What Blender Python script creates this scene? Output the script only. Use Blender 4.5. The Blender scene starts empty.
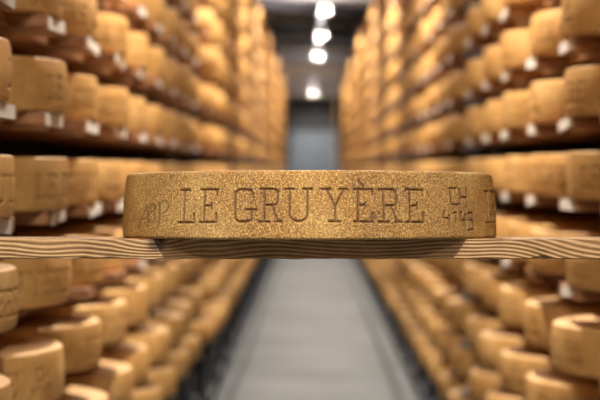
import bpy, math, random
import numpy as np
random.seed(7)
rng = np.random.default_rng(5)
S = bpy.context.scene
C = S.collection
RR = 0.340                     # radius of the wheels on the racks
TILT = math.radians(1.35)      # the plank and its wheel lean back a little
EYE = 1.40                     # height of the eye above the floor
FPX = 1860.0                   # focal length in pixels of a 600 px wide picture
D0 = 3.0                       # distance to the centre of the wheel on the plank
HR = 0.300                     # its radius
HX = -0.004

# ------------------------------------------------------------------ materials
def mat(name):
    m = bpy.data.materials.new(name); m.use_nodes = True
    nt = m.node_tree
    return m, nt, nt.nodes['Principled BSDF']

def N(nt, typ, **kw):
    n = nt.nodes.new(typ)
    for k, v in kw.items():
        if k in n.inputs: n.inputs[k].default_value = v
        else: setattr(n, k, v)
    return n

def ramp(nt, fac, stops):
    r = nt.nodes.new('ShaderNodeValToRGB')
    el = r.color_ramp.elements
    while len(el) < len(stops): el.new(0.5)
    for e, (p, c) in zip(el, stops):
        e.position = p; e.color = (*c, 1)
    nt.links.new(fac, r.inputs['Fac'])
    return r

def mix(nt, a, b, fac, blend='MIX'):
    m = nt.nodes.new('ShaderNodeMix'); m.data_type = 'RGBA'; m.blend_type = blend
    for sock, v in ((m.inputs['Factor'], fac), (m.inputs['A'], a), (m.inputs['B'], b)):
        if hasattr(v, 'is_linked'): nt.links.new(v, sock)
        elif isinstance(v, tuple): sock.default_value = (*v, 1)
        else: sock.default_value = v
    return m.outputs['Result']

def rind_material(name, dark, mid, lite, grain, bump, hero=False, spec=0.5, rough=0.5):
    m, nt, b = mat(name)
    tc = nt.nodes.new('ShaderNodeTexCoord')
    oi = nt.nodes.new('ShaderNodeObjectInfo')
    vadd = N(nt, 'ShaderNodeVectorMath', operation='ADD')
    nt.links.new(tc.outputs['Object'], vadd.inputs[0])
    sc = N(nt, 'ShaderNodeMath', operation='MULTIPLY'); sc.inputs[1].default_value = 37.0
    nt.links.new(oi.outputs['Random'], sc.inputs[0]); nt.links.new(sc.outputs[0], vadd.inputs[1])
    big = N(nt, 'ShaderNodeTexNoise', Scale=9.0, Detail=3.0)
    nt.links.new(vadd.outputs[0], big.inputs['Vector'])
    fine = N(nt, 'ShaderNodeTexNoise', Scale=grain, Detail=6.0, Roughness=0.75)
    nt.links.new(vadd.outputs[0], fine.inputs['Vector'])
    r1 = ramp(nt, big.outputs['Fac'], [(0.30, dark), (0.5, mid), (0.72, lite)])
    r2 = ramp(nt, fine.outputs['Fac'], [(0.41, dark), (0.5, mid), (0.60, lite)] if hero else [(0.36, dark), (0.5, mid), (0.64, lite)])
    col = mix(nt, r1.outputs[0], r2.outputs[0], 0.7 if hero else 0.35)
    if hero:
        at = N(nt, 'ShaderNodeAttribute', attribute_name='shade_and_ink')
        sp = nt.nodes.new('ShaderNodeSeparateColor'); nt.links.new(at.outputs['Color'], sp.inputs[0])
        col = mix(nt, col, (0.075, 0.024, 0.006), sp.outputs['Red'])        # groove shade painted into the stamped letters
        col = mix(nt, col, (0.055, 0.028, 0.018), sp.outputs['Green'])     # pen strokes
    else:
        at = N(nt, 'ShaderNodeAttribute', attribute_name='shade_and_ink')
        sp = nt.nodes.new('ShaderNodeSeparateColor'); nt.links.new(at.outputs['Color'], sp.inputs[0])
        col = mix(nt, col, (0.16, 0.06, 0.015), sp.outputs['Red'])  # painted shade in the letter grooves of the rack wheels
        hv = N(nt, 'ShaderNodeHueSaturation')
        mr = N(nt, 'ShaderNodeMapRange'); mr.inputs['To Min'].default_value = 0.86; mr.inputs['To Max'].default_value = 1.12
        nt.links.new(oi.outputs['Random'], mr.inputs['Value']); nt.links.new(mr.outputs[0], hv.inputs['Value'])
        nt.links.new(col, hv.inputs['Color']); col = hv.outputs['Color']
    nt.links.new(col, b.inputs['Base Color'])
    rr = N(nt, 'ShaderNodeMapRange'); rr.inputs['To Min'].default_value = rough - 0.12; rr.inputs['To Max'].default_value = rough + 0.2
    nt.links.new(fine.outputs['Fac'], rr.inputs['Value']); nt.links.new(rr.outputs[0], b.inputs['Roughness'])
    b.inputs['Specular IOR Level'].default_value = spec
    bp = N(nt, 'ShaderNodeBump', Strength=bump, Distance=0.003)
    nt.links.new(fine.outputs['Fac'], bp.inputs['Height']); nt.links.new(bp.outputs[0], b.inputs['Normal'])
    return m

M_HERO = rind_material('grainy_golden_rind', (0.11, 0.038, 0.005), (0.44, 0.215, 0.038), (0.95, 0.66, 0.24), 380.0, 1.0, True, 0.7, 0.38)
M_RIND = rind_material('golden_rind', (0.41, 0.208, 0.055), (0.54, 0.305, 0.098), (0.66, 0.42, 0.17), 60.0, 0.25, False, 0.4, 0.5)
M_TOP = rind_material('pale_rind', (0.55, 0.32, 0.13), (0.66, 0.42, 0.20), (0.76, 0.52, 0.28), 45.0, 0.2, False, 0.3, 0.6)

def wood_material(name, dark, mid, lite, axis_scale, dist=3.0, bump=0.3, knots=None, rough=0.7, wave=60.0):
    m, nt, b = mat(name)
    tc = nt.nodes.new('ShaderNodeTexCoord')
    mp = N(nt, 'ShaderNodeMapping'); mp.inputs['Scale'].default_value = axis_scale
    nt.links.new(tc.outputs['Object'], mp.inputs['Vector'])
    vec = mp.outputs[0]
    w = N(nt, 'ShaderNodeTexNoise', Scale=4.0, Detail=2.0); nt.links.new(vec, w.inputs['Vector'])
    sep = nt.nodes.new('ShaderNodeSeparateXYZ'); nt.links.new(vec, sep.inputs[0])
    # growth rings: a field bent by noise and by the knots, then banded
    a = N(nt, 'ShaderNodeMath', operation='MULTIPLY_ADD'); a.inputs[1].default_value = dist
    nt.links.new(w.outputs['Fac'], a.inputs[0]); nt.links.new(sep.outputs['Z'], a.inputs[2])
    fld = a.outputs[0]
    if knots:
        for (kx, kz, kr, ks) in knots:
            d = N(nt, 'ShaderNodeVectorMath', operation='DISTANCE')
            mk = N(nt, 'ShaderNodeMapping'); mk.inputs['Scale'].default_value = (0.45, 0.25, 1.0)
            nt.links.new(tc.outputs['Object'], mk.inputs['Vector'])
            nt.links.new(mk.outputs[0], d.inputs[0]); d.inputs[1].default_value = (kx*0.45, -0.18*0.25, kz)
            e = N(nt, 'ShaderNodeMapRange', interpolation_type='SMOOTHSTEP'); e.inputs['From Min'].default_value = 0.0
            e.inputs['From Max'].default_value = kr; e.inputs['To Min'].default_value = ks; e.inputs['To Max'].default_value = 0
            nt.links.new(d.outputs['Value'], e.inputs['Value'])
            s = N(nt, 'ShaderNodeMath', operation='ADD')
            nt.links.new(fld, s.inputs[0]); nt.links.new(e.outputs[0], s.inputs[1]); fld = s.outputs[0]
    mu = N(nt, 'ShaderNodeMath', operation='MULTIPLY'); mu.inputs[1].default_value = wave; nt.links.new(fld, mu.inputs[0])
    sn = N(nt, 'ShaderNodeMath', operation='SINE'); nt.links.new(mu.outputs[0], sn.inputs[0])
    mr = N(nt, 'ShaderNodeMapRange'); mr.inputs['From Min'].default_value = -1; nt.links.new(sn.outputs[0], mr.inputs['Value'])
    fn = N(nt, 'ShaderNodeTexNoise', Scale=25.0, Detail=5.0, Roughness=0.7); nt.links.new(vec, fn.inputs['Vector'])
    r1 = ramp(nt, mr.outputs[0], [(0.0, dark), (0.35, mid), (1.0, lite)])
    r2 = ramp(nt, fn.outputs['Fac'], [(0.3, dark), (0.5, mid), (0.7, lite)])
    col = mix(nt, r1.outputs[0], r2.outputs[0], 0.4)
    if knots:
        kx, kz, kr, ks = knots[0]
        d = N(nt, 'ShaderNodeVectorMath', operation='DISTANCE')
        mk = N(nt, 'ShaderNodeMapping'); mk.inputs['Scale'].default_value = (0.8, 0.2, 1.0)
        nt.links.new(tc.outputs['Object'], mk.inputs['Vector'])
        nt.links.new(mk.outputs[0], d.inputs[0]); d.inputs[1].default_value = (kx*0.8, -0.18*0.2, kz)
        r3 = ramp(nt, d.outputs['Value'], [(0.0, (1, 1, 1)), (0.008, (0.8, 0.8, 0.8)), (0.014, (0, 0, 0))])
        col = mix(nt, col, (0.035, 0.014, 0.006), r3.outputs[0])
    nt.links.new(col, b.inputs['Base Color'])
    b.inputs['Roughness'].default_value = rough
    bp = N(nt, 'ShaderNodeBump', Strength=bump, Distance=0.003)
    nt.links.new(mr.outputs[0], bp.inputs['Height']); nt.links.new(bp.outputs[0], b.inputs['Normal'])
    return m

M_PLANK = wood_material('pine_plank', (0.09, 0.032, 0.008), (0.34, 0.185, 0.065), (0.53, 0.345, 0.16), (0.55, 1.0, 1.0), 0.085, 0.5,
                        [(-0.236, -0.008, 0.035, 0.012), (0.45, -0.034, 0.085, 0.034), (-0.40, -0.02, 0.03, 0.006)], 0.65, 1000.0)
M_BOARD = wood_material('stained_shelf_wood', (0.15, 0.055, 0.018), (0.26, 0.11, 0.038), (0.38, 0.18, 0.07), (1.0, 0.12, 1.0), 0.2, 0.2, None, 0.6, 120.0)

def flat(name, color, rough=0.6, metal=0.0, noise=0.0, scale=3.0):
    m, nt, b = mat(name)
    b.inputs['Roughness'].default_value = rough; b.inputs['Metallic'].default_value = metal
    tc = nt.nodes.new('ShaderNodeTexCoord')
    n = N(nt, 'ShaderNodeTexNoise', Scale=scale, Detail=4.0); nt.links.new(tc.outputs['Object'], n.inputs['Vector'])
    lo = tuple(c*(1-noise) for c in color); hi = tuple(min(1, c*(1+noise)) for c in color)
    r = ramp(nt, n.outputs['Fac'], [(0.35, lo), (0.65, hi)])
    nt.links.new(r.outputs[0], b.inputs['Base Color'])
    return m
M_STEEL = flat('galvanised_steel', (0.20, 0.22, 0.25), 0.4, 0.6, 0.2)
M_DARK = flat('dark_steel', (0.045, 0.05, 0.06), 0.5, 0.4, 0.2)
M_PAPER = flat('white_paper', (0.72, 0.69, 0.62), 0.8, 0, 0.10, 120.0)
M_FLOOR = flat('worn_grey_concrete', (0.088, 0.102, 0.104), 0.55, 0, 0.35, 1.3)
M_WALLB = flat('brown_plaster', (0.10, 0.055, 0.035), 0.9, 0, 0.2)
M_CEIL = flat('grey_ceiling', (0.55, 0.52, 0.52), 0.9, 0, 0.2, 0.8)
M_BEAMW = flat('brown_grey_beam', (0.24, 0.18, 0.13), 0.8, 0, 0.2)
M_BEAMD = flat('dark_beam', (0.10, 0.10, 0.12), 0.8, 0, 0.2)
M_PALE = flat('pale_grey_sheet', (0.62, 0.64, 0.62), 0.5, 0, 0.08)
M_BLUE = flat('blue_grey_paint', (0.085, 0.105, 0.13), 0.6, 0, 0.1)
M_ENDW = flat('grey_end_wall', (0.42, 0.38, 0.37), 0.9, 0, 0.15)
M_BLACK = flat('black_opening', (0.012, 0.013, 0.016), 0.7, 0, 0.1)
M_WHITE = flat('white_enamel', (0.8, 0.8, 0.82), 0.4, 0, 0.03)
M_LAMP, nt, b = mat('lit_diffuser')
b.inputs['Emission Color'].default_value = (1, 0.93, 0.90, 1); b.inputs['Emission Strength'].default_value = 0.5
b.inputs['Base Color'].default_value = (0.9, 0.9, 0.9, 1)

# ------------------------------------------------------------------ mesh helpers
def link(name, verts, faces, mats, parent=None, smooth=False, fm=None):
    me = bpy.data.meshes.new(name); me.from_pydata(verts, [], faces); me.update()
    for m in (mats if isinstance(mats, (list, tuple)) else [mats]): me.materials.append(m)
    if smooth: me.polygons.foreach_set('use_smooth', [True]*len(me.polygons))
    if fm is not None: me.polygons.foreach_set('material_index', fm)
    o = bpy.data.objects.new(name, me); C.objects.link(o)
    if parent: o.parent = parent
    return o

def box_data(x0, x1, y0, y1, z0, z1, bev=0.0):
    """a box with its long edges chamfered"""
    if bev <= 0:
        v = [(x, y, z) for z in (z0, z1) for y in (y0, y1) for x in (x0, x1)]
        f = [(0,2,3,1), (4,5,7,6), (0,1,5,4), (2,6,7,3), (0,4,6,2), (1,3,7,5)]
        return v, f
    import bmesh
    bm = bmesh.new(); bmesh.ops.create_cube(bm, size=1.0)
    for q in bm.verts:
        q.co.x = x0 if q.co.x < 0 else x1; q.co.y = y0 if q.co.y < 0 else y1; q.co.z = z0 if q.co.z < 0 else z1
    bmesh.ops.bevel(bm, geom=bm.edges[:], offset=bev, segments=2, affect='EDGES', profile=0.6)
    v = [tuple(q.co) for q in bm.verts]; bm.verts.index_update()
    f = [tuple(q.index for q in fc.verts) for fc in bm.faces]; bm.free()
    return v, f

def join(parts):
    V, F = [], []
    for v, f in parts:
        n = len(V); V += list(v); F += [tuple(i+n for i in q) for q in f]
    return V, F

def cyl_data(x, y, z0, z1, r0, r1, n=24, cap=True):
    V = []
    for (z, r) in ((z0, r0), (z1, r1)):
        V += [(x+r*math.cos(2*math.pi*i/n), y+r*math.sin(2*math.pi*i/n), z) for i in range(n)]
    F = [(i, (i+1) % n, n+(i+1) % n, n+i) for i in range(n)]
    if cap: F += [tuple(range(n))[::-1], tuple(range(n, 2*n))]
    return V, F

def tag(o, label, cat, group=None, kind=None):
    if kind: o['kind'] = kind
    if label: o['label'] = label
    if cat: o['category'] = cat
    if group: o['group'] = group
    return o

def struct(name, data, m, label=None, cat=None):
    o = link(name, data[0], data[1], m); o['kind'] = 'structure'
    if label: o['label'] = label
    if cat: o['category'] = cat
    return o

def empty(name, loc):
    o = bpy.data.objects.new(name, None); o.location = loc; o.empty_display_size = 0.1; C.objects.link(o); return o

# ------------------------------------------------------------------ stamped lettering: strokes given as (polyline) in a 2D field
def arc(cx, cy, rx, ry, a0, a1, n=7):
    return [(cx+rx*math.cos(math.radians(a0+(a1-a0)*i/n)), cy+ry*math.sin(math.radians(a0+(a1-a0)*i/n))) for i in range(n+1)]

# letters in a frame where y runs down from 189.3 (top) to 221.7 (foot), x in the same units
T, B, MID = 189.3, 221.7, 205.3
def L_(x):   # x of stem
    return [[(x-3.6, T), (x+5, T)], [(x, T), (x, B)], [(x-4.4, B), (x+10.4, B), (x+10, 213.6)]]
def E_(x, w=12.5):
    return [[(x-3.6, T), (x+w, T), (x+w, 194.6)], [(x, T), (x, B)], [(x-4.2, B), (x+w, B), (x+w-.3, 213.2)],
            [(x, MID), (x+7.2, MID)], [(x+7.2, 202.8), (x+7.2, 208)]]
def R_(x):
    return [[(x-5, T), (x+9, T)] + arc(x+9, T+4.6, 4.4, 4.6, -90, 0)[1:] + arc(x+9, MID-4.6, 4.4, 4.6, 0, 90) + [(x, MID)],
            [(x, T), (x, B)], [(x-5.3, B), (x+4.6, B)], [(x+7.2, MID), (x+13.6, B)], [(x+11, B), (x+17.8, B)]]
def G_(x):
    return [[(x+17.4, 197.2), (x+17.4, 193)] + arc(x+11.5, T+4.8, 6, 4.8, -20, -90)[1:] + arc(x+6, T+5.5, 6, 5.5, -90, -180) +
            arc(x+6, B-5.5, 6, 5.5, 180, 90) + arc(x+11.5, B-5, 5.6, 5, 90, 0) + [(x+17.1, 209.6)], [(x+11.5, 209.6), (x+21.3, 209.6)]]
def U_(x):
    return [[(x-4.8, T), (x+4, T)], [(x, T), (x, B-7)] + arc(x+9, B-7.5, 9, 7.5, 180, 0, 12) + [(x+18, T)], [(x+13.8, T), (x+22.6, T)]]
def Y_(x):
    return [[(x-13.5, T), (x-4.6, T)], [(x-9, T), (x, 206)], [(x+9.4, T), (x, 206)], [(x+5, T), (x+12.6, T)], [(x, 206), (x, B)], [(x-6.6, B), (x+5, B)]]
PHRASE = L_(183) + E_(203.2) + G_(234.3) + R_(264) + U_(289.4) + Y_(335.5) + E_(358.6, 14.8) + [[(359, 180.8), (365, 187)]] + R_(384.6) + E_(411, 13)
NUMBERS = [[(458, 187), (452, 187), (452.6, 203), (459.5, 203)], [(461.5, 186.5), (461.5, 203)], [(468.5, 186.5), (468.5, 203)], [(461.5, 195.5), (468.5, 195.5)],
           [(445.5, 209.5), (444.8, 216.5), (450.5, 217.5)], [(450, 214), (450, 226)],
           [(454.2, 212), (456.4, 210.5), (456.4, 222.5)],
           [(461.6, 210.5), (461.2, 218.5), (467, 218.5)], [(466.4, 213), (466.6, 225)],
           [(473.6, 211), (469.4, 211), (469.4, 218), (473.8, 218.5)], [(473.6, 211), (473.8, 227.6), (468.6, 228)]]
PEN = [[(138.2, 227), (142, 215), (146, 204)], [(146, 204), (147.6, 212), (147.8, 225)], [(140.5, 217), (147.5, 216)],
       arc(151.6, 205.5, 2.7, 4.2, 0, 360, 12), arc(151.4, 215.4, 3.4, 5.6, 0, 360, 12),
       [(158.6, 202), (159.2, 212), (159, 224)], [(157, 203), (161, 199.6), (165.6, 199.6), (168, 203), (166.6, 208.5), (162, 212), (159, 212.5)]]

def segs(strokes):
    out = []
    for s in strokes:
        out += [(*s[i], *s[i+1]) for i in range(len(s)-1)]
    return np.array(out)

def dist_field(P, sg):
    d = np.full(len(P), 1e9)
    for x0, y0, x1, y1 in sg:
        m = (P[:, 0] > min(x0, x1)-0.03) & (P[:, 0] < max(x0, x1)+0.03)
        if not m.any(): continue
        Q = P[m]; e = np.array([x1-x0, y1-y0]); L2 = max(e@e, 1e-12)
        t = np.clip(((Q-[x0, y0])@e)/L2, 0, 1)
        dd = np.hypot(Q[:, 0]-x0-t*e[0], Q[:, 1]-y0-t*e[1])
        d[m] = np.minimum(d[m], dd)
    return d

def px_to_face(x, y):
    """where the mark stands on the rind: arc length from the front, height above the wheel's base"""
    k = (x-312)/FPX                            # lateral / depth
    # intersect with the circle centre (HX, D0)
    a = 1+k*k; b_ = -2*(D0+k*HX); c = D0*D0+HX*HX-HR*HR
    dd = (-b_-math.sqrt(max(b_*b_-4*a*c, 0)))/(2*a)
    th = math.asin(max(-1, min(1, (k*dd-HX)/HR)))
    return HR*th, HH - (y-170)/FPX*dd
HH = 0.1016

def conv(strokes): return [[px_to_face(*p) for p in densify(s)] for s in strokes]
def densify(s):
    o = [s[0]]
    for a, b2 in zip(s[:-1], s[1:]):
        n = max(1, int(math.hypot(b2[0]-a[0], b2[1]-a[1])/3))
        o += [(a[0]+(b2[0]-a[0])*i/n, a[1]+(b2[1]-a[1])*i/n) for i in range(1, n+1)]
    return o

def profile_pts(R, H, top_in, bot_in, bulge, rc_t, rc_b, n_side):
    """(radius, z) from the bottom centre to the top centre; the flank is n_side rings"""
    h = H-rc_b-rc_t
    tap = (bot_in-top_in)/h                                  # dx/dz of the straight flank
    pt = math.atan(4*bulge/h-tap); pb = math.atan(4*bulge/h+tap)
    zb_, zt_ = rc_b*(1-math.sin(pb)), H-rc_t*(1-math.sin(pt))
    xb, xt = R-bot_in, R-top_in
    cxb, cxt = xb-rc_b*math.cos(pb), xt-rc_t*math.cos(pt)
    pts = [(0.0, 0.0), (R*0.5, 0.0), (cxb-rc_b, 0.0)]
    for i in range(0, 5):
        a = math.radians(-90)+(math.radians(90)-pb)*i/5; pts.append((cxb+rc_b*math.cos(a), rc_b+rc_b*math.sin(a)))
    for i in range(n_side+1):
        t = i/n_side
        pts.append((xb*(1-t)+xt*t+bulge*4*t*(1-t), zb_+(zt_-zb_)*t))
    for i in range(1, 6):
        a = pt+(math.radians(90)-pt)*i/5; pts.append((cxt+rc_t*math.cos(a), H-rc_t+rc_t*math.sin(a)))
    pts += [(cxt-rc_t, H), (R*0.5, H), (0.0, H)]
    return pts

def wheel_mesh(name, prof, angs, disp=None, mats=(M_RIND, M_TOP), shade_and_ink=None, H=0.11):
    n, m = len(angs), len(prof)
    pr = np.array(prof)[1:-1]; k = len(pr)
    A, Rr = np.meshgrid(angs, pr[:, 0], indexing='ij'); _, Z = np.meshgrid(angs, pr[:, 1], indexing='ij')
    if disp is not None:
        s = np.column_stack([(A*HR).ravel(), Z.ravel()])
        dv, col = disp(s, Rr.ravel())
        Rr = Rr + dv.reshape(Rr.shape)
    # angle 0 looks towards -y (the camera), growing to +x
    X = Rr*np.sin(A); Y = -Rr*np.cos(A)
    V = np.column_stack([X.ravel(), Y.ravel(), Z.ravel()])
    V = np.vstack([V, [[0, 0, prof[0][1]], [0, 0, prof[-1][1]]]])
    i = np.arange(n)[:, None]; j = np.arange(k-1)[None, :]; i2 = (i+1) % n
    F = np.stack([i*k+j, i2*k+j, i2*k+j+1, i*k+j+1], -1).reshape(-1, 4).tolist()
    fm = np.tile([1 if q > k-5 else 0 for q in range(k-1)], n).tolist()
    cb, ct = n*k, n*k+1
    for q in range(n):
        q2 = (q+1) % n
        F.append((cb, q2*k, q*k)); fm.append(0)
        F.append((ct, q*k+k-1, q2*k+k-1)); fm.append(1)
    me = bpy.data.meshes.new(name); me.from_pydata(V.tolist(), [], F); me.update()
    for mm in mats: me.materials.append(mm)
    me.polygons.foreach_set('material_index', fm)
    me.polygons.foreach_set('use_smooth', [True]*len(F))
    if disp is not None and shade_and_ink:
        ca = me.color_attributes.new('shade_and_ink', 'FLOAT_COLOR', 'POINT')
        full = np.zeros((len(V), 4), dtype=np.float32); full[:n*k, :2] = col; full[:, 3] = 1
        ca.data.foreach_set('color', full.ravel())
    return me

# ------------------------------------------------------------------ the wheel on the plank
SG = segs(conv(PHRASE)); SN = segs(conv(NUMBERS)); SP = segs(conv(PEN))
# the phrase starts again at the right-hand limb
l0 = px_to_face(183, 200)[0]
nxt = px_to_face(488.5, 200)[0]
sh = nxt-l0
SL = SG[SG[:, 0] < px_to_face(222, 200)[0]].copy(); SL[:, 0] += sh; SL[:, 2] += sh
def proj(sg):
    o = sg.copy(); o[:, 0] = HR*np.sin(sg[:, 0]/HR)
    if sg.shape[1] == 4: o[:, 2] = HR*np.sin(sg[:, 2]/HR)
    return o
def smooth(d, a, b_): t = np.clip((d-a)/(b_-a), 0, 1); return 1-t*t*(3-2*t)
def lump(s, sc, seed):
    """cheap smooth noise on the flank"""
    r = np.random.default_rng(int(seed*10)); o = np.zeros(len(s))
    for i in range(14):
        f = r.normal(0, 1, 2)*sc; ph = r.uniform(0, 6.3); o += np.sin(s[:, 0]*f[0]+s[:, 1]*f[1]+ph)
    return o/14
def hero_disp(s, R0):
    flank = R0 > HR-0.012
    front = np.abs(s[:, 0]) < 1.45*HR
    sp_ = proj(s)
    far = lambda sg: np.where(front, dist_field(sp_, proj(sg)), 1.0)
    dl = np.minimum(far(SG), far(SL)); dn = far(SN); dp = far(SP)
    g = smooth(dl, 0.0004, 0.0026)
    gn = smooth(dn, 0.0003, 0.0023)
    rim = smooth(np.abs(dl-0.0042), 0.0, 0.0016)*0.00035
    d = -0.0025*g-0.0019*gn+rim + 0.0011*lump(s, 45, 3)+0.0006*lump(s, 160, 4)+0.0004*lump(s, 700, 5)+0.0003*lump(s, 1500, 9)
    rag = 0.5+0.5*np.clip(1.6*lump(s, 500, 8)+0.4, -1, 1)
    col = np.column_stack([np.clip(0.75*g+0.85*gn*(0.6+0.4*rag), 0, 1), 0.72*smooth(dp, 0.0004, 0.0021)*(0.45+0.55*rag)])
    return np.where(flank, d, 0), col*flank[:, None]
a_dense = np.linspace(-math.radians(92), math.radians(92), 1250)
a_rest = np.linspace(math.radians(92), math.radians(268), 120)[1:-1]
prof = profile_pts(HR, HH, 0.0065, 0.0, 0.0018, 0.006, 0.005, 120)
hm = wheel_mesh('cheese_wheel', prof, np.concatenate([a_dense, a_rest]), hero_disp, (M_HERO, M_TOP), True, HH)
hero = bpy.data.objects.new('cheese_wheel', hm); C.objects.link(hero)
hero.location = (HX, D0, EYE-HH-HR*math.sin(TILT)); hero.rotation_euler = (-TILT, 0, 0)
tag(hero, 'large sharp golden cheese wheel stamped with letters, resting on the plank across the aisle', 'cheese')

# ------------------------------------------------------------------ the plank
PT = 0.0305                      # thickness
def plank():
    x0, x1 = -0.575, 0.620; nx = 420
    zt = EYE-HH
    V, F = [], []
    ny = 8
    xs = np.linspace(x0, x1, nx)
    sec = []
    for x in xs:
        w1 = 0.0006*math.sin(x*23)+0.0004*math.sin(x*71+1)
        chip = 0.0
        for (cx, w, dpt) in ((0.352-0.0, 0.010, 0.0030), (-0.345, 0.008, 0.0022), (0.335, 0.02, 0.0012), (-0.30, 0.02, 0.0010), (0.20, 0.015, 0.001), (-0.46, 0.012, 0.0015), (0.41, 0.008, 0.0012)):
            chip += dpt*math.exp(-((x-cx)/w)**2)
        b1 = 0.0008*math.sin(x*57)+0.0006*math.sin(x*143+2)+chip
        yf = 0.0007*math.sin(x*31+.5)
        sec.append([(x, -0.18+yf+0.0015, 0.0-0.0001), (x, -0.18+yf, -0.0013+w1*0.3), (x, -0.18+yf-0.0004, -PT*0.5), (x, -0.18+yf+chip*0.6, -PT+0.0015+b1), (x, -0.178+chip, -PT+b1*0.5),
                    (x, -0.16, -PT), (x, 0.06, -PT), (x, 0.06, 0), (x, -0.16, 0)])
    k = len(sec[0])
    for s in sec: V += s
    for i in range(nx-1):
        for j in range(k):
            j2 = (j+1) % k
            F.append((i*k+j, i*k+j2, (i+1)*k+j2, (i+1)*k+j))
    F.append(tuple(range(k))[::-1]); F.append(tuple((nx-1)*k+j for j in range(k)))
    o = link('wooden_plank', V, F, M_PLANK)
    o.location = (0, D0, zt-HR*math.sin(TILT)); o.rotation_euler = (-TILT, 0, 0)
    tag(o, 'pale grained pine plank spanning the aisle under the large stamped cheese wheel', 'plank')
plank()

# ------------------------------------------------------------------ racks
KMIN = {'left': -5, 'right': -6}; KMAX = 7
ZB = {'left': {1: .336, 0: .124, -1: -.090, -2: -.303, -3: -.510}, 'right': {1: .325, 0: .131, -1: -.073, -2: -.290, -3: -.505}}
def zl(k, side):                                    # centre height of the shelf board
    d = ZB[side]
    v = d[k] if k in d else (d[1]+0.209*(k-1) if k > 1 else d[-3]+0.211*(k+3))
    return EYE+v-BT/2
BT = 0.028
RH = 0.117
SIDE = {'left': dict(s=-1, xc=0.89, xe=0.570), 'right': dict(s=1, xc=0.96, xe=0.640)}
def NS(bi, side): return 'nearest' if bi == 0 else ('farthest' if bi == len(bays[side])-1 else ORD[bi])
bays = {'left': [], 'right': []}
bays['left'].append([3.41+0.71*i for i in range(9)])
bays['right'].append([3.84+0.73*i for i in range(6)])
for b_ in range(6):
    bays['left'].append([10.15+6.03*b_+0.71*i for i in range(8)])
    bays['right'].append([8.55+6.19*b_+0.73*i for i in range(8)])
bays['right'].append([45.75+0.73*i for i in range(4)])
ORD = ['first', 'second', 'third', 'fourth', 'fifth', 'sixth', 'seventh', 'eighth', 'ninth', 'tenth', 'eleventh', 'twelfth', 'thirteenth', 'fourteenth', 'fifteenth',
       'sixteenth', 'seventeenth', 'eighteenth', 'nineteenth', 'twentieth', 'twenty-first', 'twenty-second', 'twenty-third', 'twenty-fourth', 'twenty-fifth',
       'twenty-sixth', 'twenty-seventh', 'twenty-eighth', 'twenty-ninth', 'thirtieth', 'thirty-first', 'thirty-second', 'thirty-third', 'thirty-fourth', 'thirty-fifth']
NUM = ['zero', 'one', 'two', 'three', 'four', 'five', 'six', 'seven', 'eight', 'nine']
def shelf_words(k):
    r = k+1
    if r == 0: return 'shelf level with the plank'
    return f"{ORD[abs(r)-1]} shelf {'above' if r > 0 else 'below'} the plank"

# wheel meshes
def rack_disp_factory(seed):
    base = np.concatenate([SG.copy(), SN.copy()])
    per = 2*math.pi*HR/3
    allseg = []
    for q in (-2, -1, 0, 1, 2):
        t = base.copy(); t[:, 0] += q*per; t[:, 2] += q*per; t[:, 1] += 0.004; t[:, 3] += 0.004; allseg.append(t)
    allseg = np.concatenate(allseg)
    def f(s, R0):
        s2 = s.copy()
        s2[:, 0] = (s2[:, 0]+math.pi*HR) % (2*math.pi*HR)-math.pi*HR
        g = smooth(dist_field(s2, allseg), 0.0008, 0.0038)
        flank = R0 > RR-0.012
        ang = s[:, 0]/HR
        wob = 0.0016*np.sin(3*ang+seed)+0.0010*np.sin(5*ang+2*seed)
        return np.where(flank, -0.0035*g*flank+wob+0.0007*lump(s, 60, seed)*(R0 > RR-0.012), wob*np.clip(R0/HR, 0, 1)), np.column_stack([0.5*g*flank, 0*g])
    return f
lettered = []
for q in range(2):
    pr = profile_pts(RR, RH, 0.006, 0.007, 0.006-0.002*q, 0.006, 0.008, 40)
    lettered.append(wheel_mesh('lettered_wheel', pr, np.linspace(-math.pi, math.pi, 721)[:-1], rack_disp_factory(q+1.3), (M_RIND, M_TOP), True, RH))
plain = []
def wob_factory(seed):
    def f(s, R0):
        ang = s[:, 0]/HR
        return (0.002*np.sin(3*ang+seed)+0.0012*np.sin(5*ang+2*seed))*np.clip(R0/HR, 0, 1), None
    return f
for q in range(4):
    pr = profile_pts(RR, RH+random.uniform(-.003, .003), 0.007+0.002*(q % 2), 0.010, 0.006+0.001*q, 0.008, 0.009, 6)
    plain.append(wheel_mesh('plain_wheel', pr, np.linspace(-math.pi, math.pi, 65)[:-1], wob_factory(q*1.7), (M_RIND, M_TOP), None, RH))

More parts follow.
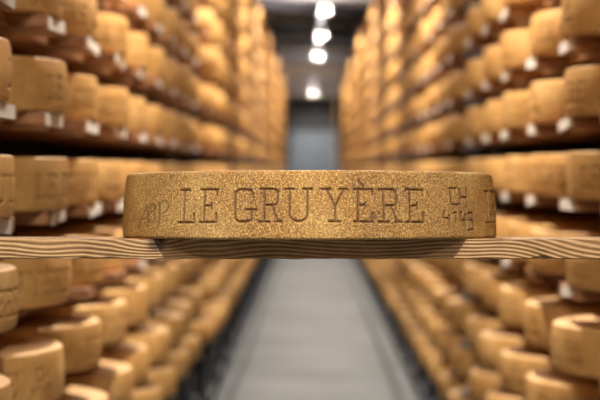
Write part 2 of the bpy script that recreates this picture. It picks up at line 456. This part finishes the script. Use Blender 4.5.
# every wheel of the racks
SHIFT = {('right', -3): 0.13, ('right', -4): 0.07, ('left', -4): 0.10, ('left', -2): 0.11, ('left', 2): 0.03}
wheels = []
for side in ('left', 'right'):
    P = SIDE[side]
    for k in range(KMIN[side], KMAX+1):
        for bi, bay in enumerate(bays[side]):
            off = 0.0 if bi == 0 and abs(k) < 2 else random.uniform(-0.012, 0.012)+0.010*math.sin(k*2.1+bi)
            for wi, y in enumerate(bay):
                x = P['s']*(P['xc']+(-0.03 if bi == 1 and side == 'left' else (-0.02 if bi > 3 else 0))+max(-.014, min(.014, random.gauss(0, 0.007)))+off*0.6)
                yy = y+max(-.009, min(.009, random.gauss(0, 0.006)))+(SHIFT.get((side, k), 0.0) if bi == 0 else 0.035*math.sin(k*1.9+bi*2.3))
                z = zl(k, side)+BT/2+0.0006
                dd = yy-0.02
                sil = P['s']*(P['xc']-RR)/dd*FPX+312          # where its near limb falls across the picture
                yt = 170-(z+RH-EYE)/dd*FPX; yb = 170-(z-EYE)/(dd-0.34)*FPX
                inframe = (-12 < sil < 612) and yb > -12 and yt < 412
                hidden = (170 < yt and 236 > yb and 122 < sil < 497)
                wheels.append(dict(side=side, k=k, bi=bi, wi=wi, x=x, y=yy, z=z, vis=inframe and not hidden, d=dd, rot=random.uniform(0, 6.28)))
vis = sorted([w for w in wheels if w['vis']], key=lambda w: w['d'])[:299]
ids = set(id(w) for w in vis)
# ordinal along each shelf among the visible ones
for side in ('left', 'right'):
    for k in range(KMIN[side], KMAX+1):
        row = sorted([w for w in wheels if w['vis'] and w['side'] == side and w['k'] == k], key=lambda w: w['y'])
        for i, w in enumerate(row): w['ord'] = i
for w in vis:
    near = w['d'] < 6.3
    me = random.choice(lettered if near else plain)
    o = bpy.data.objects.new('cheese_wheel', me); C.objects.link(o)
    o.location = (w['x'], w['y'], w['z']); o.rotation_euler = (0, 0, w['rot'])
    w['o'] = o
    tag(o, f"{ORD[w['ord']]} visible golden cheese wheel along the {w['side']} rack, {shelf_words(w['k'])}", 'cheese', 'cheese wheels on the racks')
# chosen faces for the wheels nearest the camera, so that their stamps show
# all the others as one
rest = [w for w in wheels if id(w) not in ids]
low = plain[0]
nv = len(low.vertices); co = np.empty(nv*3); low.vertices.foreach_get('co', co); co = co.reshape(-1, 3)
lf = [tuple(p.vertices) for p in low.polygons]; lm = [p.material_index for p in low.polygons]
VV, FF, FM = [], [], []
for q, w in enumerate(rest):
    c, s = math.cos(w['rot']), math.sin(w['rot'])
    v = np.column_stack([co[:, 0]*c-co[:, 1]*s+w['x'], co[:, 0]*s+co[:, 1]*c+w['y'], co[:, 2]+w['z']])
    VV += v.tolist(); n = q*nv
    FF += [tuple(i+n for i in f) for f in lf]; FM += lm
o = link('cheese_wheels', VV, FF, [M_RIND, M_TOP], None, True, FM)
tag(o, 'distant rows of golden cheese wheels filling both racks far down the aisle', 'cheese', None, 'stuff')

# shelf boards with their paper tags
tagmeshes = {}
def paper_tag(parent, x, y, z, s, w, h):
    key = (s, round(w, 3))
    if key not in tagmeshes:
        t = 0.0008
        v, f = box_data(-t, t, -w/2, w/2, -h/2, h/2)
        me = bpy.data.meshes.new('paper_tag'); me.from_pydata(v, [], f); me.materials.append(M_PAPER); tagmeshes[key] = me
    o = bpy.data.objects.new('paper_tag', tagmeshes[key]); C.objects.link(o); o.parent = parent
    o.location = (x+s*-0.0009, y, z); o.rotation_euler = (random.uniform(-.06, .06), 0, 0)
posts = {'left': [3.0], 'right': [3.0]}
for side in ('left', 'right'):
    bs = bays[side]
    for i in range(len(bs)-1): posts[side].append((bs[i][-1]+bs[i+1][0])/2)
    posts[side].append(bs[-1][-1]+0.40)
for side in ('left', 'right'):
    P = SIDE[side]; s = P['s']
    for bi in range(len(bays[side])):
        y0, y1 = posts[side][bi]+0.04, posts[side][bi+1]-0.04
        xa, xb = sorted((s*P['xe'], s*(P['xe']+0.66)))
        # front lip board + two slats behind: one built-up shelf board
        RC = 0.085                                           # the slats lie back from the board ends that carry the tags
        if s > 0: spans = [(xa+RC, xa+0.24), (xa+0.25, xa+0.44), (xa+0.45, xb)]
        else: spans = [(xb-0.24, xb-RC), (xb-0.44, xb-0.25), (xa, xb-0.45)]
        for k in range(KMIN[side], KMAX+2):
            z = zl(k, side)
            cx, cy = (xa+xb)/2, (y0+y1)/2
            ty = [y+(0.02 if s < 0 else 0.12)+random.uniform(-.03, .03) for y in bays[side][bi] if k > -2 or y > 4.4]
            e0, e1 = sorted((s*P['xe']-cx, s*(P['xe']+RC)-cx))
            ends = [box_data(e0, e1, y-0.155-cy, y+0.155-cy, -BT/2, BT/2, 0.003 if bi < 2 else 0) for y in ty]
            if k <= -3: ends = []                             # the lower boards carry no tags
            dat = join(ends+[box_data(a-cx, c-cx, y0-cy, y1-cy, -BT/2, BT/2, 0.003 if bi < 2 else 0) for a, c in spans])
            b_o = link('shelf_board', dat[0], dat[1], M_BOARD)
            b_o.location = (cx, cy, z)
            tag(b_o, f"brown slatted shelf board, {NS(bi, side)} section of the {side} rack, {shelf_words(k)}", 'shelf', 'shelf boards of the racks')
            if bi < 3 and -2 <= k <= KMAX:
                for y in ty:
                    if (bi == 0 or random.random() < 0.9) and (k > -2 or y > 4.4 and random.random() < 0.5):
                        paper_tag(b_o, s*P['xe']-cx, y-cy+random.uniform(-.02, .02), 0.0, s, random.choice((0.21, 0.24, 0.26)), 0.0265)
    # uprights
    for pi, py in enumerate(posts[side]):
        root = empty('rack_upright', (s*(P['xe']+0.3), py, 0))
        ztop = zl(KMAX+1, side)+0.05
        lx = 0.28
        cap = 'nearest' if pi == 0 else ('farthest' if pi == len(posts[side])-1 else ORD[pi-1] + ' visible')
        tag(root, f"grey steel upright frame of the {side} rack, {cap} one along the aisle", 'rack frame', 'steel upright frames of the racks')
        for e in (-1, 1):
            lx = 0.14 if e == -s else 0.28
            v, f = box_data(e*lx-0.025, e*lx+0.025, -0.025, 0.025, 0.012, ztop, 0.004)
            link('post', v, f, M_STEEL, root)
            v, f = box_data(e*lx-0.05, e*lx+0.05, -0.05, 0.05, 0.0, 0.012, 0.0)
            link('foot_plate', v, f, M_DARK, root)
        for k in range(KMIN[side], KMAX+2):
            z1 = zl(k, side)-BT/2
            v, f = box_data(-0.29, 0.29, -0.075, 0.075, z1-0.022, z1, 0.0)
            link('crossbar', v, f, M_DARK, root)
        if pi == 0:
            zb = EYE-HH-PT-HR*math.sin(TILT)-0.0002
            a, c = (0.20, 0.36) if s < 0 else (-0.36, -0.20)
            v, f = box_data(a, c, -0.05, 0.0, zb-0.02, zb, 0.0)
            link('bracket', v, f, M_STEEL, root)
    # low steel plinths between the uprights
    for bi in range(len(bays[side])):
        y0, y1 = posts[side][bi]+0.055, posts[side][bi+1]-0.055
        zt = zl(KMIN[side], side)-BT/2-0.03
        x_in = s*(P['xe']+0.01)
        parts = [box_data(*sorted((x_in, x_in+s*0.05)), y0, y1, 0.0, 0.09),
                 box_data(*sorted((x_in+s*0.45, x_in+s*0.50)), y0, y1, 0.0, 0.09)]
        n = int((y1-y0)/1.0)
        for i in range(n):
            yy = y0+(i+0.5)*(y1-y0)/n
            parts.append(box_data(*sorted((x_in, x_in+s*0.05)), yy-0.03, yy+0.03, 0.09, zl(KMIN[side], side)-BT/2))
        dat = join(parts)
        o = link('rack_plinth', dat[0], dat[1], M_DARK)
        tag(o, f"dark steel floor beam carrying the {NS(bi, side)} section of the {side} rack", 'rack base', 'floor beams under the racks')

# guide rails along the floor
for nm, x in (('left', -0.500), ('right', 0.535)):
    parts = [box_data(x-0.02, x+0.02, -6, 49.5, 0.0, 0.02), box_data(x-0.006, x+0.006, -6, 49.5, 0.02, 0.045)]
    d = join(parts); o = link('floor_rail', d[0], d[1], M_DARK)
    tag(o, f"dark steel guide rail along the {nm} side of the concrete aisle", 'rail')

# ------------------------------------------------------------------ the room
YB, YE = -6.0, 50.0
XL, XR = -1.45, 1.60
CE = EYE+3.2
struct('floor', box_data(XL, XR, YB, YE, -0.1, 0.0), M_FLOOR)
struct('wall_left', box_data(XL-0.1, XL, YB, YE, 0, CE), M_WALLB)
struct('wall_right', box_data(XR, XR+0.1, YB, YE, 0, CE), M_WALLB)
struct('ceiling', box_data(XL, XR, YB, YE, CE, CE+0.1), M_CEIL)
struct('wall_far', box_data(XL, XR, YE, YE+0.1, 0, CE), M_ENDW)
# ceiling beams, a little askew
def beam(y, dy, h, m, label, skew=0.25, x0=XL, x1=XR, z=None, name='ceiling_beam', cat='beam'):
    z = CE if z is None else z
    V = []
    for zz in (z-h, z):
        for (x, yy) in ((x0, y-skew*(x0)-dy/2), (x1, y-skew*x1-dy/2), (x1, y-skew*x1+dy/2), (x0, y-skew*x0+dy/2)): V.append((x, yy, zz))
    F = [(0, 3, 2, 1), (4, 5, 6, 7), (0, 1, 5, 4), (1, 2, 6, 5), (2, 3, 7, 6), (3, 0, 4, 7)]
    o = link(name, V, F, m); tag(o, label, cat); return o
beam(35.6, 0.9, 0.18, M_BEAMD, 'nearest dark beam across the ceiling at the top of the picture', -1.2, -1.4, 1.55)
beam(37.6, 0.8, 0.16, M_BEAMW, 'brownish beam across the ceiling behind the nearest dark beam', -1.2, -1.4, 1.55)
beam(43.8, 0.5, 0.12, M_BEAMD, 'far dark beam across the ceiling beyond the pale panel', -1.0, -1.4, 1.55)
beam(47.4, 0.6, 0.20, M_BEAMW, 'farthest brownish beam across the ceiling near the end wall', -0.6, -1.4, 1.55)
beam(41.2, 2.2, 0.06, M_PALE, 'pale grey panel on the left half of the ceiling', -1.2, -1.35, -0.15, None, 'ceiling_panel', 'panel')
# end wall
def endbox(name, x0, x1, z0, z1, m, dep, kind=None, label=None, cat=None):
    v, f = box_data(x0, x1, YE-dep, YE, EYE+z0, EYE+z1); o = link(name, v, f, m)
    if kind: o['kind'] = kind
    if label: tag(o, label, cat)
    return o
endbox('window_1', -0.75, 0.95, 1.05, 1.95, M_BLACK, 0.04, 'structure')
dr = endbox('door_1', -0.72, 0.60, -1.40, 1.03, M_BLUE, 0.06, 'structure')
endbox('trim_1', -1.44, 1.59, 2.0, 2.12, M_PALE, 0.08, 'structure')
endbox('trim_2', -1.44, 1.59, 2.55, 2.85, M_BEAMW, 0.10, 'structure')
endbox('trim_3', -1.44, 1.59, 2.86, 3.06, M_BEAMD, 0.10, 'structure')
# pale pipe standing above the left rack
dat = cyl_data(-0.60, 21.6, 0, CE, 0.05, 0.05, 20); 

# ------------------------------------------------------------------ lamps over the aisle
LZ = EYE+2.12; GR = 0.09
root0 = None
def lamp(y, label):
    r = empty('pendant_lamp', (0.30-0.0055*y if y > 20 else 0.05, y, LZ)); tag(r, label, 'lamp', 'pendant lamps over the aisle')
    n = 24; rings = [(0.040, 0.065), (0.050, 0.03), (0.055, -0.03), (0.057, -0.065), (0.054, -0.065), (0.052, -0.03), (0.047, 0.028), (0.037, 0.060)]
    V, F = [], []
    for rr, z in rings: V += [(rr*math.cos(2*math.pi*q/n), rr*math.sin(2*math.pi*q/n), z) for q in range(n)]
    for a in range(len(rings)-1):
        for q in range(n): F.append((a*n+q, (a+1)*n+q, (a+1)*n+(q+1) % n, a*n+(q+1) % n))
    V.append((0, 0, 0.075)); V.append((0, 0, 0.063)); t = len(rings)-1
    for q in range(n): F.append((q, (q+1) % n, len(V)-2)); F.append((t*n+(q+1) % n, t*n+q, len(V)-1))
    link('shade', V, F, M_LAMP, r, True)
    V, F = cyl_data(0, 0, 0.070, 0.13, 0.03, 0.02, 16); link('socket', V, F, M_WHITE, r)
    V, F = cyl_data(0, 0, 0.13, CE-LZ, 0.006, 0.006, 10); link('rod', V, F, M_DARK, r)
    ld = bpy.data.lights.new('lamp_light', 'AREA'); ld.shape = 'DISK'; ld.size = 0.095; ld.energy = (170 if y < -3 else 290) if y < 0 else (190 if y > 40 else 135); ld.color = (1.0, 0.91, 0.81)
    lo = bpy.data.objects.new('lamp_light', ld); C.objects.link(lo); lo.parent = r; lo.location = (0, 0, -0.04)
    lu = bpy.data.lights.new('up_light', 'AREA'); lu.shape = 'DISK'; lu.size = 0.10; lu.energy = 42; lu.color = (1.0, 0.93, 0.86)  # added upward light, brightens the ceiling
    lp = bpy.data.objects.new('up_light', lu); C.objects.link(lp); lp.parent = r; lp.location = (0, 0, 0.20); lp.rotation_euler = (math.pi, 0, 0)
vi = 0
for y in (-5.0, -2.0, 1.0, 5.6, 10.2, 14.8, 19.4, 24.0, 28.8, 33.8, 48.5):  # the two behind the camera are added, stronger, to fill the rack faces
    if y < 24: lab = 'unseen round white pendant lamp over the aisle, outside the picture'
    else:
        lab = f"{ORD[vi]} visible round white lamp hanging over the aisle, counted from the nearest"; vi += 1
    lamp(y, lab)

# ------------------------------------------------------------------ world, camera
w = bpy.data.worlds.new('World'); S.world = w; w.use_nodes = True
bg = w.node_tree.nodes['Background']; bg.inputs['Color'].default_value = (1.0, 0.93, 0.84, 1); bg.inputs["Strength"].default_value = 0.45

cd = bpy.data.cameras.new('camera'); cam = bpy.data.objects.new('camera', cd); C.objects.link(cam)
cd.sensor_width = 36; cd.lens = FPX/600*36
cam.location = (0, 0, EYE)
cam.rotation_euler = (math.radians(90)-math.atan(30/FPX), 0, math.atan(12/FPX))
cd.dof.use_dof = True; cd.dof.focus_distance = 2.735; cd.dof.aperture_fstop = 4.4
cd.clip_start = 0.05; cd.clip_end = 200
S.camera = cam
S.view_settings.view_transform = 'Standard'; S.view_settings.look = 'None'
S.view_settings.gamma = 1; S.view_settings.exposure = 0.32; S.view_settings.use_curve_mapping = False
